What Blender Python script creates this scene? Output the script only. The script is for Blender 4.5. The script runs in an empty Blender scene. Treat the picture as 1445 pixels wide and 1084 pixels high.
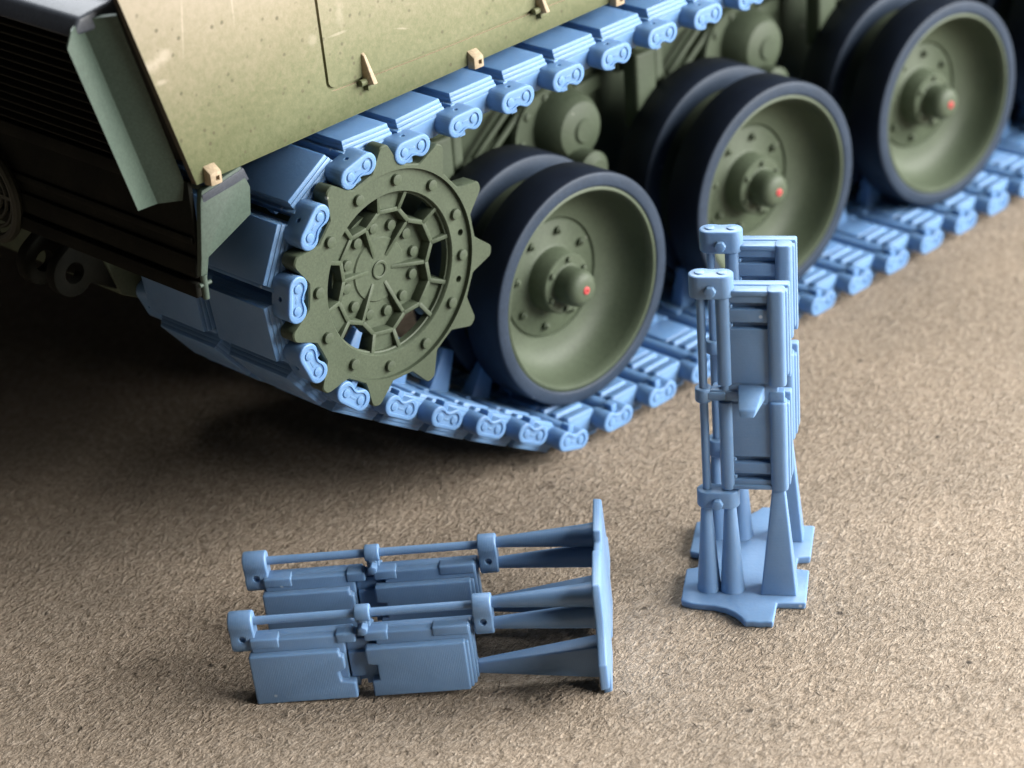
import bpy, bmesh, math, random
from math import sin, cos, pi, radians
from mathutils import Vector, Matrix, Euler
random.seed(7)
S = 0.001                      # everything below is written in millimetres
scene = bpy.context.scene
COL = scene.collection

# ------------------------------------------------------------------ camera
cam_d = bpy.data.cameras.new('camera')
cam = bpy.data.objects.new('camera', cam_d)
COL.objects.link(cam)
cam.location = Vector((-130.153, -126.606, 96.501)) * S
cam.rotation_euler = Euler((1.09787, 0.06885, -0.79835), 'XYZ')
cam_d.sensor_width = 36.0
cam_d.lens = 36.0 * 2.36653
cam_d.clip_start = 0.002
cam_d.clip_end = 50.0
cam_d.dof.use_dof = True
cam_d.dof.focus_distance = 0.1745
cam_d.dof.aperture_fstop = 48.0
cam_d.dof.aperture_blades = 0
scene.camera = cam

# ------------------------------------------------------------------ light
world = bpy.data.worlds.new('World')
scene.world = world
world.use_nodes = True
wb = world.node_tree.nodes['Background']
wb.inputs['Color'].default_value = (0.97, 0.97, 1.0, 1)
wb.inputs['Strength'].default_value = 0.034

def area(name, direction, dist, size, power, color, target=(-12, -8, 8)):
    l = bpy.data.lights.new(name, 'AREA')
    l.shape = 'RECTANGLE'
    l.size, l.size_y = size[0] * S, size[1] * S
    l.energy = power
    l.color = color
    o = bpy.data.objects.new(name, l)
    COL.objects.link(o)
    t = Vector(target)
    d = Vector(direction).normalized()
    o.location = (t + d * dist) * S
    o.rotation_euler = (-d).to_track_quat('-Z', 'Y').to_euler()
    return o
# big soft window to the right of the picture, a little behind the camera's right hand
area('window_light', (0.57, -0.75, 0.42), 380, (420, 200), 6.7, (1.0, 0.985, 0.955))
# second, cooler window high above and behind the model
area('sky_light', (0.62, 0.55, 1.0), 480, (360, 360), 5.8, (0.93, 0.965, 1.0))

scene.view_settings.view_transform = 'Standard'
scene.view_settings.look = 'None'
scene.view_settings.exposure = 0.0
scene.view_settings.gamma = 1.0
scene.view_settings.use_curve_mapping = False
scene.cycles.use_denoising = True
scene.cycles.max_bounces = 6

# ------------------------------------------------------------------ materials
def new_mat(name):
    m = bpy.data.materials.new(name)
    m.use_nodes = True
    nt = m.node_tree
    return m, nt, nt.nodes['Principled BSDF']

def N(nt, typ, **kw):
    n = nt.nodes.new(typ)
    for k, v in kw.items():
        if k in n.inputs:
            n.inputs[k].default_value = v
        else:
            setattr(n, k, v)
    return n

def ramp(nt, src, stops, interp='LINEAR'):
    r = nt.nodes.new('ShaderNodeValToRGB')
    r.color_ramp.interpolation = interp
    el = r.color_ramp.elements
    el[0].position, el[0].color = stops[0][0], (*stops[0][1], 1)
    el[1].position, el[1].color = stops[-1][0], (*stops[-1][1], 1)
    for p, c in stops[1:-1]:
        e = el.new(p); e.color = (*c, 1)
    nt.links.new(src, r.inputs['Fac'])
    return r

def coords(nt, scale=(1, 1, 1), kind='Object'):
    tc = nt.nodes.new('ShaderNodeTexCoord')
    mp = nt.nodes.new('ShaderNodeMapping')
    mp.inputs['Scale'].default_value = scale
    nt.links.new(tc.outputs[kind], mp.inputs['Vector'])
    return mp.outputs['Vector']

def noise(nt, vec, scale, detail=3.0, rough=0.55, dist=0.0):
    n = nt.nodes.new('ShaderNodeTexNoise')
    n.inputs['Scale'].default_value = scale
    n.inputs['Detail'].default_value = detail
    n.inputs['Roughness'].default_value = rough
    n.inputs['Distortion'].default_value = dist
    nt.links.new(vec, n.inputs['Vector'])
    return n

def bump(nt, bsdf, height, strength, distance):
    b = nt.nodes.new('ShaderNodeBump')
    b.inputs['Strength'].default_value = strength
    b.inputs['Distance'].default_value = distance
    nt.links.new(height, b.inputs['Height'])
    nt.links.new(b.outputs['Normal'], bsdf.inputs['Normal'])
    return b

def mixc(nt, fac, a, b, blend='MIX'):
    m = nt.nodes.new('ShaderNodeMix')
    m.data_type = 'RGBA'
    m.blend_type = blend
    for sock, v in ((m.inputs[0], fac), (m.inputs[6], a), (m.inputs[7], b)):
        if isinstance(v, (int, float)):
            sock.default_value = v
        elif isinstance(v, tuple):
            sock.default_value = (*v, 1)
        else:
            nt.links.new(v, sock)
    return m.outputs[2]

def paint(name, c0, c1, rough=0.62, scale=900, bstr=0.12, spec=0.35, speck=None):
    """matt airbrushed model paint: two close tones, fine grain"""
    m, nt, b = new_mat(name)
    v = coords(nt)
    n1 = noise(nt, v, 260, 4)
    n2 = noise(nt, v, 5200, 2)
    r = ramp(nt, n1.outputs['Fac'], [(0.3, c0), (0.7, c1)])
    g = ramp(nt, n2.outputs['Fac'], [(0.3, (0.82,) * 3), (0.7, (1.12,) * 3)])
    col = mixc(nt, 1.0, r.outputs['Color'], g.outputs['Color'], 'MULTIPLY')
    if speck:                    # sparse dust grains
        vo = N(nt, 'ShaderNodeTexVoronoi'); vo.inputs['Scale'].default_value = 900
        nt.links.new(v, vo.inputs['Vector'])
        sm = ramp(nt, vo.outputs['Distance'], [(0.0, (1,) * 3), (0.10, (1,) * 3), (0.15, (0,) * 3)])
        sx = nt.nodes.new('ShaderNodeSeparateColor'); nt.links.new(vo.outputs['Color'], sx.inputs[0])
        pick = N(nt, 'ShaderNodeMath', operation='LESS_THAN'); pick.inputs[1].default_value = 0.07
        nt.links.new(sx.outputs[0], pick.inputs[0])
        both = N(nt, 'ShaderNodeMath', operation='MULTIPLY')
        nt.links.new(sm.outputs['Color'], both.inputs[0]); nt.links.new(pick.outputs[0], both.inputs[1])
        col = mixc(nt, both.outputs[0], col, speck)
    nt.links.new(col, b.inputs['Base Color'])
    b.inputs['Roughness'].default_value = rough
    b.inputs['Specular IOR Level'].default_value = spec
    n3 = noise(nt, v, 7000, 2)
    bump(nt, b, n3.outputs['Fac'], bstr, 0.00006)
    return m

M = {}
# blue-grey printing resin, slightly translucent
def resin(name, c0, c1):
    m, nt, b = new_mat(name)
    v = coords(nt)
    n1 = noise(nt, v, 300, 3)
    r = ramp(nt, n1.outputs['Fac'], [(0.3, c0), (0.7, c1)])
    vo = N(nt, 'ShaderNodeTexVoronoi'); vo.inputs['Scale'].default_value = 800
    nt.links.new(v, vo.inputs['Vector'])
    sm = ramp(nt, vo.outputs['Distance'], [(0.0, (0.8,) * 3), (0.08, (0.8,) * 3), (0.13, (0,) * 3)])
    sx = nt.nodes.new('ShaderNodeSeparateColor'); nt.links.new(vo.outputs['Color'], sx.inputs[0])
    pick = N(nt, 'ShaderNodeMath', operation='LESS_THAN'); pick.inputs[1].default_value = 0.05
    nt.links.new(sx.outputs[0], pick.inputs[0])
    both = N(nt, 'ShaderNodeMath', operation='MULTIPLY')
    nt.links.new(sm.outputs['Color'], both.inputs[0]); nt.links.new(pick.outputs[0], both.inputs[1])
    nt.links.new(mixc(nt, both.outputs[0], r.outputs['Color'], (0.45, 0.52, 0.60)), b.inputs['Base Color'])
    rn_ = noise(nt, v, 900, 3)
    rr = ramp(nt, rn_.outputs['Fac'], [(0.3, (0.34,) * 3), (0.7, (0.50,) * 3)])
    nt.links.new(rr.outputs['Color'], b.inputs['Roughness'])
    b.inputs['Specular IOR Level'].default_value = 0.42
    b.inputs['Subsurface Weight'].default_value = 0.5
    b.inputs['Subsurface Radius'].default_value = (0.5, 0.8, 1.0)
    b.inputs['Subsurface Scale'].default_value = 0.0006
    w1 = nt.nodes.new('ShaderNodeTexWave'); w1.bands_direction = 'Z'
    w1.inputs['Scale'].default_value = 2600; w1.inputs['Distortion'].default_value = 0.5
    nt.links.new(v, w1.inputs['Vector'])
    n2 = noise(nt, v, 3500, 3)
    hm = N(nt, 'ShaderNodeMath', operation='MULTIPLY_ADD')
    hm.inputs[1].default_value = 0.35
    nt.links.new(w1.outputs['Fac'], hm.inputs[0]); nt.links.new(n2.outputs['Fac'], hm.inputs[2])
    bump(nt, b, hm.outputs[0], 0.22, 0.00006)
    return m
M['resin'] = resin('grey_blue_resin', (0.124, 0.219, 0.368), (0.147, 0.250, 0.412))
M['track_resin'] = resin('blue_resin', (0.104, 0.205, 0.378), (0.124, 0.236, 0.420))

M['olive'] = paint('olive_paint', (0.046, 0.061, 0.037), (0.060, 0.077, 0.048), rough=0.6, speck=(0.30, 0.31, 0.26))
M['green'] = paint('green_paint', (0.039, 0.060, 0.046), (0.050, 0.073, 0.056), rough=0.6)
M['brown'] = paint('brown_paint', (0.055, 0.040, 0.027), (0.075, 0.055, 0.036))
M['dark_olive'] = paint('dark_olive_paint', (0.020, 0.021, 0.014), (0.030, 0.030, 0.019), rough=0.6)
M['grille'] = paint('dark_shaded_paint', (0.007, 0.0075, 0.006), (0.012, 0.012, 0.009), rough=0.75, spec=0.08)  # dark rear paint, darkened further to carry the shade at the tail
M['tan'] = paint('tan_paint', (0.30, 0.235, 0.155), (0.40, 0.315, 0.215))
M['sky_sheen'] = paint('sky_sheen_paint', (0.040, 0.046, 0.058), (0.058, 0.066, 0.080), rough=0.42)  # blue sheen of the sky on upward faces, put into the colour
M['rubber'] = paint('tyre_rubber', (0.005, 0.008, 0.016), (0.008, 0.013, 0.024), rough=0.55, spec=0.22)
M['rubber_side'] = paint('sidewall_rubber', (0.016, 0.027, 0.046), (0.024, 0.037, 0.060), rough=0.55, spec=0.25, speck=(0.10, 0.12, 0.15))  # lighter, bluer tone for the front faces of the tyres
M['red'] = paint('red_paint', (0.42, 0.045, 0.05), (0.50, 0.07, 0.07), rough=0.45)
M['black'] = paint('hole_shade_black', (0.006, 0.006, 0.006), (0.01, 0.01, 0.01))

# skirt: tan sprayed over olive, fading towards the lower edge
m, nt, b = new_mat('skirt_camouflage')
tc = nt.nodes.new('ShaderNodeTexCoord')
sep = nt.nodes.new('ShaderNodeSeparateXYZ')
nt.links.new(tc.outputs['Object'], sep.inputs[0])
v = coords(nt)
big = noise(nt, v, 55, 3, 0.5)
# height above lower edge (mm) warped by a slow noise
ad = N(nt, 'ShaderNodeMath', operation='MULTIPLY_ADD'); ad.inputs[1].default_value = 0.006
nt.links.new(big.outputs['Fac'], ad.inputs[0]); nt.links.new(sep.outputs['Z'], ad.inputs[2])
mr = N(nt, 'ShaderNodeMapRange'); mr.inputs[1].default_value = 0.0375; mr.inputs[2].default_value = 0.0525
nt.links.new(ad.outputs[0], mr.inputs[0])
fine = noise(nt, v, 2600, 3, 0.7)
fm = N(nt, 'ShaderNodeMath', operation='MULTIPLY_ADD'); fm.inputs[1].default_value = 0.55
nt.links.new(fine.outputs['Fac'], fm.inputs[0])
sb = N(nt, 'ShaderNodeMath', operation='SUBTRACT'); sb.inputs[1].default_value = 0.24
nt.links.new(mr.outputs[0], sb.inputs[0]); nt.links.new(sb.outputs[0], fm.inputs[2])
sk = ramp(nt, fm.outputs[0], [(0.0, (0.082, 0.098, 0.046)), (0.36, (0.146, 0.150, 0.082)), (0.72, (0.238, 0.212, 0.140)), (1.0, (0.305, 0.262, 0.192))])
col = sk.outputs['Color']
vo = N(nt, 'ShaderNodeTexVoronoi'); vo.inputs['Scale'].default_value = 1000
nt.links.new(v, vo.inputs['Vector'])
sm = ramp(nt, vo.outputs['Distance'], [(0.0, (0.8,) * 3), (0.11, (0.6,) * 3), (0.19, (0,) * 3)])
vn = noise(nt, v, 700, 3)
vm = ramp(nt, vn.outputs['Fac'], [(0.38, (0,) * 3), (0.50, (1,) * 3)])
spk = mixc(nt, 1.0, sm.outputs['Color'], vm.outputs['Color'], 'MULTIPLY')
col = mixc(nt, spk, col, (0.075, 0.068, 0.04))
# pale scuffs and scratches rubbed into the paint
wn = noise(nt, v, 1500, 3, 0.6)
def scuff(cx, cz, rx, rz, amount, tilt=0.0):
    global col
    mp = nt.nodes.new('ShaderNodeMapping'); mp.vector_type = 'TEXTURE'
    mp.inputs['Location'].default_value = (cx * S, 0, cz * S)
    mp.inputs['Rotation'].default_value = (0, tilt, 0)
    mp.inputs['Scale'].default_value = (rx * S, 1000, rz * S)
    nt.links.new(tc.outputs['Object'], mp.inputs['Vector'])
    ln = N(nt, 'ShaderNodeVectorMath', operation='LENGTH'); nt.links.new(mp.outputs[0], ln.inputs[0])
    ad = N(nt, 'ShaderNodeMath', operation='MULTIPLY_ADD'); ad.inputs[1].default_value = 1.5
    nt.links.new(wn.outputs['Fac'], ad.inputs[0]); nt.links.new(ln.outputs['Value'], ad.inputs[2])
    rr = ramp(nt, ad.outputs[0], [(0.0, (amount,) * 3), (0.8, (amount,) * 3), (1.0, (0,) * 3)])
    rr.color_ramp.elements[1].position = 0.55
    # ramp input runs 0..1, so squeeze the distance
    md = N(nt, 'ShaderNodeMath', operation='MULTIPLY'); md.inputs[1].default_value = 0.55
    nt.links.new(ad.outputs[0], md.inputs[0]); nt.links.new(md.outputs[0], rr.inputs['Fac'])
    col = mixc(nt, rr.outputs['Color'], col, (0.46, 0.40, 0.32))
scuff(-40.7, 44.1, 1.0, 0.55, 0.5)
scuff(-39.5, 44.55, 0.7, 0.6, 0.5)
scuff(-39.9, 42.8, 0.6, 0.22, 0.5)
scuff(-37.6, 46.4, 0.10, 2.6, 0.45, 0.12)
scuff(-33.3, 46.3, 0.10, 1.4, 0.4)
scuff(-24.0, 43.0, 0.5, 1.0, 0.22)
scuff(-26.7, 41.8, 0.5, 0.5, 0.25)
scuff(-24.4, 41.6, 1.1, 0.12, 0.3)
scuff(-18.2, 40.2, 0.8, 0.10, 0.3, 0.3)
nt.links.new(col, b.inputs['Base Color'])
b.inputs['Roughness'].default_value = 0.6
b.inputs['Specular IOR Level'].default_value = 0.3
bump(nt, b, fine.outputs['Fac'], 0.25, 0.00006)
M['skirt'] = m

# kraft cardboard: felted fibres
m, nt, b = new_mat('kraft_cardboard')
tc = nt.nodes.new('ShaderNodeTexCoord')
def rotmap(rot, scale):
    mp = nt.nodes.new('ShaderNodeMapping')
    mp.inputs['Rotation'].default_value = (0, 0, rot)
    mp.inputs['Scale'].default_value = scale
    nt.links.new(tc.outputs['Object'], mp.inputs['Vector'])
    return mp.outputs['Vector']
f1 = noise(nt, rotmap(radians(-42), (0.42, 1, 1)), 3700, 2, 0.55, 0.8)
f2 = noise(nt, rotmap(radians(-95), (0.40, 1, 1)), 4000, 2, 0.55, 0.8)
f4 = noise(nt, rotmap(radians(5), (0.40, 1, 1)), 3500, 2, 0.55, 0.8)
f3 = noise(nt, rotmap(radians(-45), (0.7, 1, 1)), 1700, 5, 0.72, 0.4)
a1 = N(nt, 'ShaderNodeMath', operation='MAXIMUM')
nt.links.new(f1.outputs['Fac'], a1.inputs[0]); nt.links.new(f2.outputs['Fac'], a1.inputs[1])
a0 = N(nt, 'ShaderNodeMath', operation='MAXIMUM')
nt.links.new(a1.outputs[0], a0.inputs[0]); nt.links.new(f4.outputs['Fac'], a0.inputs[1])
a2 = N(nt, 'ShaderNodeMath', operation='MULTIPLY_ADD'); a2.inputs[1].default_value = 0.45
nt.links.new(f3.outputs['Fac'], a2.inputs[0]); nt.links.new(a0.outputs[0], a2.inputs[2])
bigv = noise(nt, tc.outputs['Object'], 60, 4, 0.6)
midv = noise(nt, tc.outputs['Object'], 700, 3, 0.6)
c0 = ramp(nt, a2.outputs[0], [(0.58, (0.168, 0.131, 0.096)), (0.78, (0.280, 0.226, 0.172)), (1.0, (0.415, 0.352, 0.284))])
c1 = ramp(nt, bigv.outputs['Fac'], [(0.3, (0.86, 0.86, 0.86)), (0.7, (1.10, 1.08, 1.06))])
col = mixc(nt, 1.0, c0.outputs['Color'], c1.outputs['Color'], 'MULTIPLY')
c2 = ramp(nt, midv.outputs['Fac'], [(0.3, (0.9, 0.9, 0.9)), (0.7, (1.08, 1.08, 1.08))])
col = mixc(nt, 1.0, col, c2.outputs['Color'], 'MULTIPLY')
sp = N(nt, 'ShaderNodeTexVoronoi'); sp.inputs['Scale'].default_value = 190
nt.links.new(tc.outputs['Object'], sp.inputs['Vector'])
spr = ramp(nt, sp.outputs['Distance'], [(0.0, (0.85,) * 3), (0.035, (0.8,) * 3), (0.055, (0,) * 3)])
col = mixc(nt, spr.outputs['Color'], col, (0.03, 0.025, 0.022))
nt.links.new(col, b.inputs['Base Color'])
b.inputs['Roughness'].default_value = 0.85
b.inputs['Specular IOR Level'].default_value = 0.15
bump(nt, b, a2.outputs[0], 1.0, 0.0006)
M['card'] = m

# ------------------------------------------------------------------ mesh helpers
def finish(bm, name, mat, parent=None, angle=32, loc=None, bev=0.0, seg=2, bev_angle=25):
    if bev > 0:
        bmesh.ops.remove_doubles(bm, verts=bm.verts, dist=1e-5)
        bm.normal_update()
        ed = [e for e in bm.edges if len(e.link_faces) == 2 and e.calc_face_angle(0) > radians(bev_angle)]
        bmesh.ops.bevel(bm, geom=ed, offset=bev, segments=seg, profile=0.5, affect='EDGES', clamp_overlap=True)
    bmesh.ops.recalc_face_normals(bm, faces=bm.faces)
    bmesh.ops.scale(bm, vec=(S, S, S), verts=bm.verts)
    me = bpy.data.meshes.new(name)
    bm.to_mesh(me); bm.free()
    me.polygons.foreach_set('use_smooth', [True] * len(me.polygons))
    me.set_sharp_from_angle(angle=radians(angle))
    mats = mat if isinstance(mat, (list, tuple)) else [mat]
    for k in mats:
        me.materials.append(M[k])
    return link(name, me, parent, loc)

def link(name, me, parent=None, loc=None):
    o = bpy.data.objects.new(name, me)
    COL.objects.link(o)
    if parent is not None:
        o.parent = parent
    if loc is not None:
        o.location = Vector(loc) * S
    return o

def empty(name, loc=(0, 0, 0)):
    o = bpy.data.objects.new(name, None)
    o.empty_display_size = 0.005
    COL.objects.link(o)
    o.location = Vector(loc) * S
    return o

def nb():
    return bmesh.new()

def box(bm, c, s, rot=None):
    ret = bmesh.ops.create_cube(bm, size=1.0)
    vs = ret['verts']
    bmesh.ops.scale(bm, vec=s, verts=vs)
    if rot is not None:
        bmesh.ops.rotate(bm, verts=vs, cent=(0, 0, 0), matrix=rot)
    bmesh.ops.translate(bm, vec=c, verts=vs)
    return vs

def bx(bm, x0, x1, y0, y1, z0, z1):
    return box(bm, ((x0 + x1) / 2, (y0 + y1) / 2, (z0 + z1) / 2), (abs(x1 - x0), abs(y1 - y0), abs(z1 - z0)))

def hexa(bm, bottom, top):
    """closed solid from two loops of equal length"""
    a = [bm.verts.new(p) for p in bottom]
    b_ = [bm.verts.new(p) for p in top]
    n = len(a)
    bm.faces.new(a[::-1]); bm.faces.new(b_)
    for i in range(n):
        j = (i + 1) % n
        bm.faces.new((a[i], a[j], b_[j], b_[i]))

def rod(bm, p0, p1, r0, r1=None, n=20):
    r1 = r0 if r1 is None else r1
    p0, p1 = Vector(p0), Vector(p1)
    d = (p1 - p0).normalized()
    q = d.to_track_quat('Z', 'Y')
    hexa(bm, [p0 + q @ Vector((r0 * cos(2 * pi * i / n), r0 * sin(2 * pi * i / n), 0)) for i in range(n)],
             [p1 + q @ Vector((r1 * cos(2 * pi * i / n), r1 * sin(2 * pi * i / n), 0)) for i in range(n)])

def lathe(bm, prof, n=64, cx=0, cz=0, close=True):
    """profile (r, y) revolved about the Y axis; r=0 ends make a cap; a closed loop if close"""
    rings = []
    for r, y in prof:
        if r < 1e-6:
            rings.append([bm.verts.new((cx, y, cz))])
        else:
            rings.append([bm.verts.new((cx + r * cos(2 * pi * i / n), y, cz + r * sin(2 * pi * i / n))) for i in range(n)])
    pairs = list(zip(rings, rings[1:]))
    if close:
        pairs.append((rings[-1], rings[0]))
    for A, B in pairs:
        if len(A) == 1 and len(B) == 1:
            continue
        for i in range(n):
            j = (i + 1) % n
            if len(A) == 1:
                bm.faces.new((A[0], B[i], B[j]))
            elif len(B) == 1:
                bm.faces.new((A[i], A[j], B[0]))
            else:
                bm.faces.new((A[i], A[j], B[j], B[i]))

def boolean(o, cut_bm):
    """carve cut_bm (in mm, object space) out of mesh object o"""
    bmesh.ops.recalc_face_normals(cut_bm, faces=cut_bm.faces)
    bmesh.ops.scale(cut_bm, vec=(S, S, S), verts=cut_bm.verts)
    cme = bpy.data.meshes.new('cut'); cut_bm.to_mesh(cme); cut_bm.free()
    co = bpy.data.objects.new('cut', cme); COL.objects.link(co)
    pl, o_par = o.matrix_basis.copy(), o.parent
    o.parent = None; o.matrix_basis = Matrix.Identity(4)
    md = o.modifiers.new('b', 'BOOLEAN'); md.operation = 'DIFFERENCE'; md.object = co; md.solver = 'EXACT'
    bpy.context.view_layer.update()
    dg = bpy.context.evaluated_depsgraph_get()
    me = bpy.data.meshes.new_from_object(o.evaluated_get(dg))
    o.modifiers.clear()
    old = o.data; nm = old.name
    o.data = me
    bpy.data.meshes.remove(old); me.name = nm
    bpy.data.objects.remove(co); bpy.data.meshes.remove(cme)
    me.polygons.foreach_set('use_smooth', [True] * len(me.polygons))
    me.set_sharp_from_angle(angle=radians(30))
    o.parent = o_par; o.matrix_basis = pl

def copy_tree(o, parent=None):
    c = o.copy(); COL.objects.link(c)
    if parent is not None:
        c.parent = parent
    for ch in list(o.children):
        copy_tree(ch, c)
    return c

def tag(o, label, cat=None, group=None):
    o['label'] = label
    if cat: o['category'] = cat
    if group: o['group'] = group
    return o

# ------------------------------------------------------------------ setting
bm = nb()
bmesh.ops.create_grid(bm, x_segments=2, y_segments=2, size=420)
card = finish(bm, 'cardboard_surface', 'card')
card['kind'] = 'structure'
GROUND = -0.33
card.location = (0, 0, GROUND * S)
card['label'] = 'plain brown kraft cardboard with a coarse fibrous surface'

# single loose fibres standing out of the felted surface
def fibres(name, mat, count, lmin, lmax, rad, seed):
    rnd = random.Random(seed)
    bm = nb()
    for _ in range(count):
        x, y = rnd.uniform(-75, 20), rnd.uniform(-80, 10)
        a = rnd.uniform(0, pi); L = rnd.uniform(lmin, lmax); cur = rnd.uniform(-1.6, 1.6)
        r = rad * rnd.uniform(0.7, 1.3); pts = []
        px, py = x, y
        nseg = 5
        for k in range(nseg + 1):
            f = k / nseg
            pts.append(Vector((px, py, 0.015 + r + 0.05 * rnd.random() + 0.10 * sin(pi * f) * rnd.random())))
            aa = a + cur * f
            px += L / nseg * cos(aa); py += L / nseg * sin(aa)
        rings = []
        for k, p in enumerate(pts):
            aa = a + cur * k / nseg
            n_ = Vector((-sin(aa), cos(aa), 0))
            q = r * (0.35 if k in (0, nseg) else 1.0)
            rings.append([bm.verts.new(p + n_ * q), bm.verts.new(p + Vector((0, 0, q))), bm.verts.new(p - n_ * q), bm.verts.new(p - Vector((0, 0, q)))])
        for A, B in zip(rings, rings[1:]):
            for k in range(4):
                bm.faces.new((A[k], A[(k + 1) % 4], B[(k + 1) % 4], B[k]))
    o = finish(bm, name, mat, card, angle=80)
    o['kind'] = 'stuff'
M['fibre'] = paint('pale_fibre', (0.24, 0.192, 0.145), (0.34, 0.285, 0.225), rough=0.7)
M['fibre_dark'] = paint('dark_fibre', (0.05, 0.036, 0.026), (0.09, 0.066, 0.048), rough=0.8)
fibres('pale_fibres', 'fibre', 3200, 0.3, 0.95, 0.028, 3)
fibres('dark_fibres', 'fibre_dark', 260, 0.2, 0.8, 0.036, 5)

# ------------------------------------------------------------------ tank model
tank = empty('tank_model', (-10, 20, 0))
tag(tank, 'scale model tank with olive and tan painted hull, sprocket and rubber-tyred wheels', 'model tank')
TL = Vector((-10, 20, 0))
def tk(x, y, z):               # world mm -> tank space mm
    return Vector((x, y, z)) - TL

# ---- side skirt
def sk_z(x):                    # lower edge of the skirt
    return 34.83 + (x + 38.3) * 0.0250
bm = nb()
front = [(-38.25, sk_z(-38.25)), (-37.7, sk_z(-37.7) - 0.02), (100, sk_z(100)), (100, 50.6), (-42.88, 50.6)]
hexa(bm, [(x, -1.0, z) for x, z in front], [(x, -0.40, z) for x, z in front])
skirt = finish(bm, 'side_skirt', ['skirt', 'brown'], tank, bev=0.07, seg=2, loc=-TL)
# engraved hatch outline
def sweep(path, w, y0, y1):
    bm = nb(); ringsv = []
    for i, (x, z) in enumerate(path):
        p = Vector((x, z)); a = Vector(path[max(i - 1, 0)]); c = Vector(path[min(i + 1, len(path) - 1)])
        d = (c - a).normalized(); nn = Vector((-d.y, d.x)) * w / 2
        ringsv.append([bm.verts.new(q) for q in ((p.x + nn.x, y0, p.y + nn.y), (p.x - nn.x, y0, p.y - nn.y), (p.x - nn.x, y1, p.y - nn.y), (p.x + nn.x, y1, p.y + nn.y))])
    for A, B in zip(ringsv, ringsv[1:]):
        for k in range(4):
            bm.faces.new((A[k], A[(k + 1) % 4], B[(k + 1) % 4], B[k]))
    bm.faces.new(ringsv[0]); bm.faces.new(ringsv[-1][::-1])
    return bm
path = [(-26.20, 51.5), (-26.0, 44.5), (-25.78, 38.9)] + [(-25.0 - 0.78 * cos(t), 38.45 - 0.75 * sin(t)) for t in [k * pi / 16 for k in range(1, 8)]] + [(-25.0, 37.70), (-15, 37.62), (20, 37.75)]
boolean(skirt, sweep(path, 0.26, -1.3, -0.80))
skirt.data.materials.append(M['tan'])
for p in skirt.data.polygons:   # rear edge of the plate shows brown undercoat
    if p.normal.x < -0.6 and p.center.x < -0.037:
        p.material_index = 1
    elif p.normal.z > 0.8 and p.center.y < -0.0006 and p.center.z < 0.045:   # groove's lower lip: catch of light painted in tan
        p.material_index = 2

def latch(x, z):
    bm = nb()
    hexa(bm, [(x - 0.28, -0.95, z - 1.2), (x + 0.45, -0.95, z - 1.2), (x + 0.12, -0.95, z + 1.25), (x - 0.22, -0.95, z + 1.25)],
             [(x - 0.10, -2.0, z - 1.0), (x + 0.32, -2.0, z - 1.0), (x + 0.06, -1.25, z + 1.05), (x - 0.16, -1.25, z + 1.05)])
    o = finish(bm, 'latch', 'tan', skirt, bev=0.08)
    bm = nb()
    rod(bm, (x - 0.78, -1.25, z - 0.85), (x - 0.15, -1.25, z - 0.85), 0.27, n=14)
    box(bm, (x + 0.25, -1.2, z - 1.35), (0.9, 0.5, 0.4))
    finish(bm, 'latch_hinge', 'skirt', skirt, bev=0.06)
latch(-22.2, 38.35)
latch(-4.2, 38.55)

def lug(x):
    z = sk_z(x) + 0.30
    bm = nb()
    hexa(bm, [(x - 0.52, -0.95, z - 0.55), (x + 0.52, -0.95, z - 0.55), (x + 0.52, -0.95, z + 0.85), (x - 0.52, -0.95, z + 0.85)],
             [(x - 0.50, -1.72, z - 0.52), (x + 0.50, -1.72, z - 0.52), (x + 0.50, -1.72, z + 0.38), (x - 0.50, -1.72, z + 0.38)])
    o = finish(bm, 'lug', 'tan', skirt, bev=0.09)
    c = nb(); box(c, (x + 0.10, -1.9, z - 0.05), (0.34, 0.9, 0.34))
    boolean(o, c)
for x in (-37.05, -11.5, 4.3):
    lug(x)

# ---- sponson and hull
bm = nb()
hexa(bm, [(-37.3, -0.34, 35.6), (100, -0.34, 37.6), (100, 104, 37.6), (-37.3, 104, 35.6)],
         [(-41.0, -0.34, 49.4), (100, -0.34, 49.4), (100, 104, 49.4), (-41.0, 104, 49.4)])
finish(bm, 'upper_hull', 'dark_olive', tank, loc=-TL, bev=0.15)
bm = nb()
prof = [(-36.2, 35.5), (-36.4, 26.0), (-34.5, 20.5), (-14.0, 9.0), (100, 9.0), (100, 35.5)]
hexa(bm, [(x, 15.6, z) for x, z in prof], [(x, 88, z) for x, z in prof])
finish(bm, 'lower_hull', 'olive', tank, loc=-TL, bev=0.3)

# ---- rear plate, slats, beam
rn = Vector((0.28, 0, -0.96)).normalized()      # down the slope
def slope(z):                                    # x of the sloping rear plane at height z
    return -38.29 - (z - 34.83) * 0.293
bm = nb()
x34, x62 = slope(34.5) + 0.9, slope(62) + 0.9
bx(bm, -38.55, -38.15, -0.36, 104, 26.2, 35.0)
rear = finish(bm, 'rear_plate', 'grille', tank, loc=-TL, bev=0.1)
bm = nb()
bx(bm, -38.9, -37.2, 2.6, 104, 33.9, 35.0)
bx(bm, slope(47) - 0.2, slope(47) + 1.6, 2.6, 104, 46.0, 47.0)
grille = finish(bm, 'engine_grille', 'grille', tank, loc=-TL, bev=0.12)
bm = nb()
box(bm, (0, 53.3, 0), (0.95, 101.4, 0.34), Matrix.Rotation(radians(-32), 3, 'Y'))
slat0 = None
for k in range(13):
    z = 35.6 + k * 0.82
    if slat0 is None:
        slat0 = finish(bm, 'slat', 'grille', grille, bev=0.06)
        s_ = slat0
    else:
        s_ = slat0.copy(); COL.objects.link(s_)
    s_.location = Vector((slope(z) + 0.15, 0, z)) * S
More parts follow.
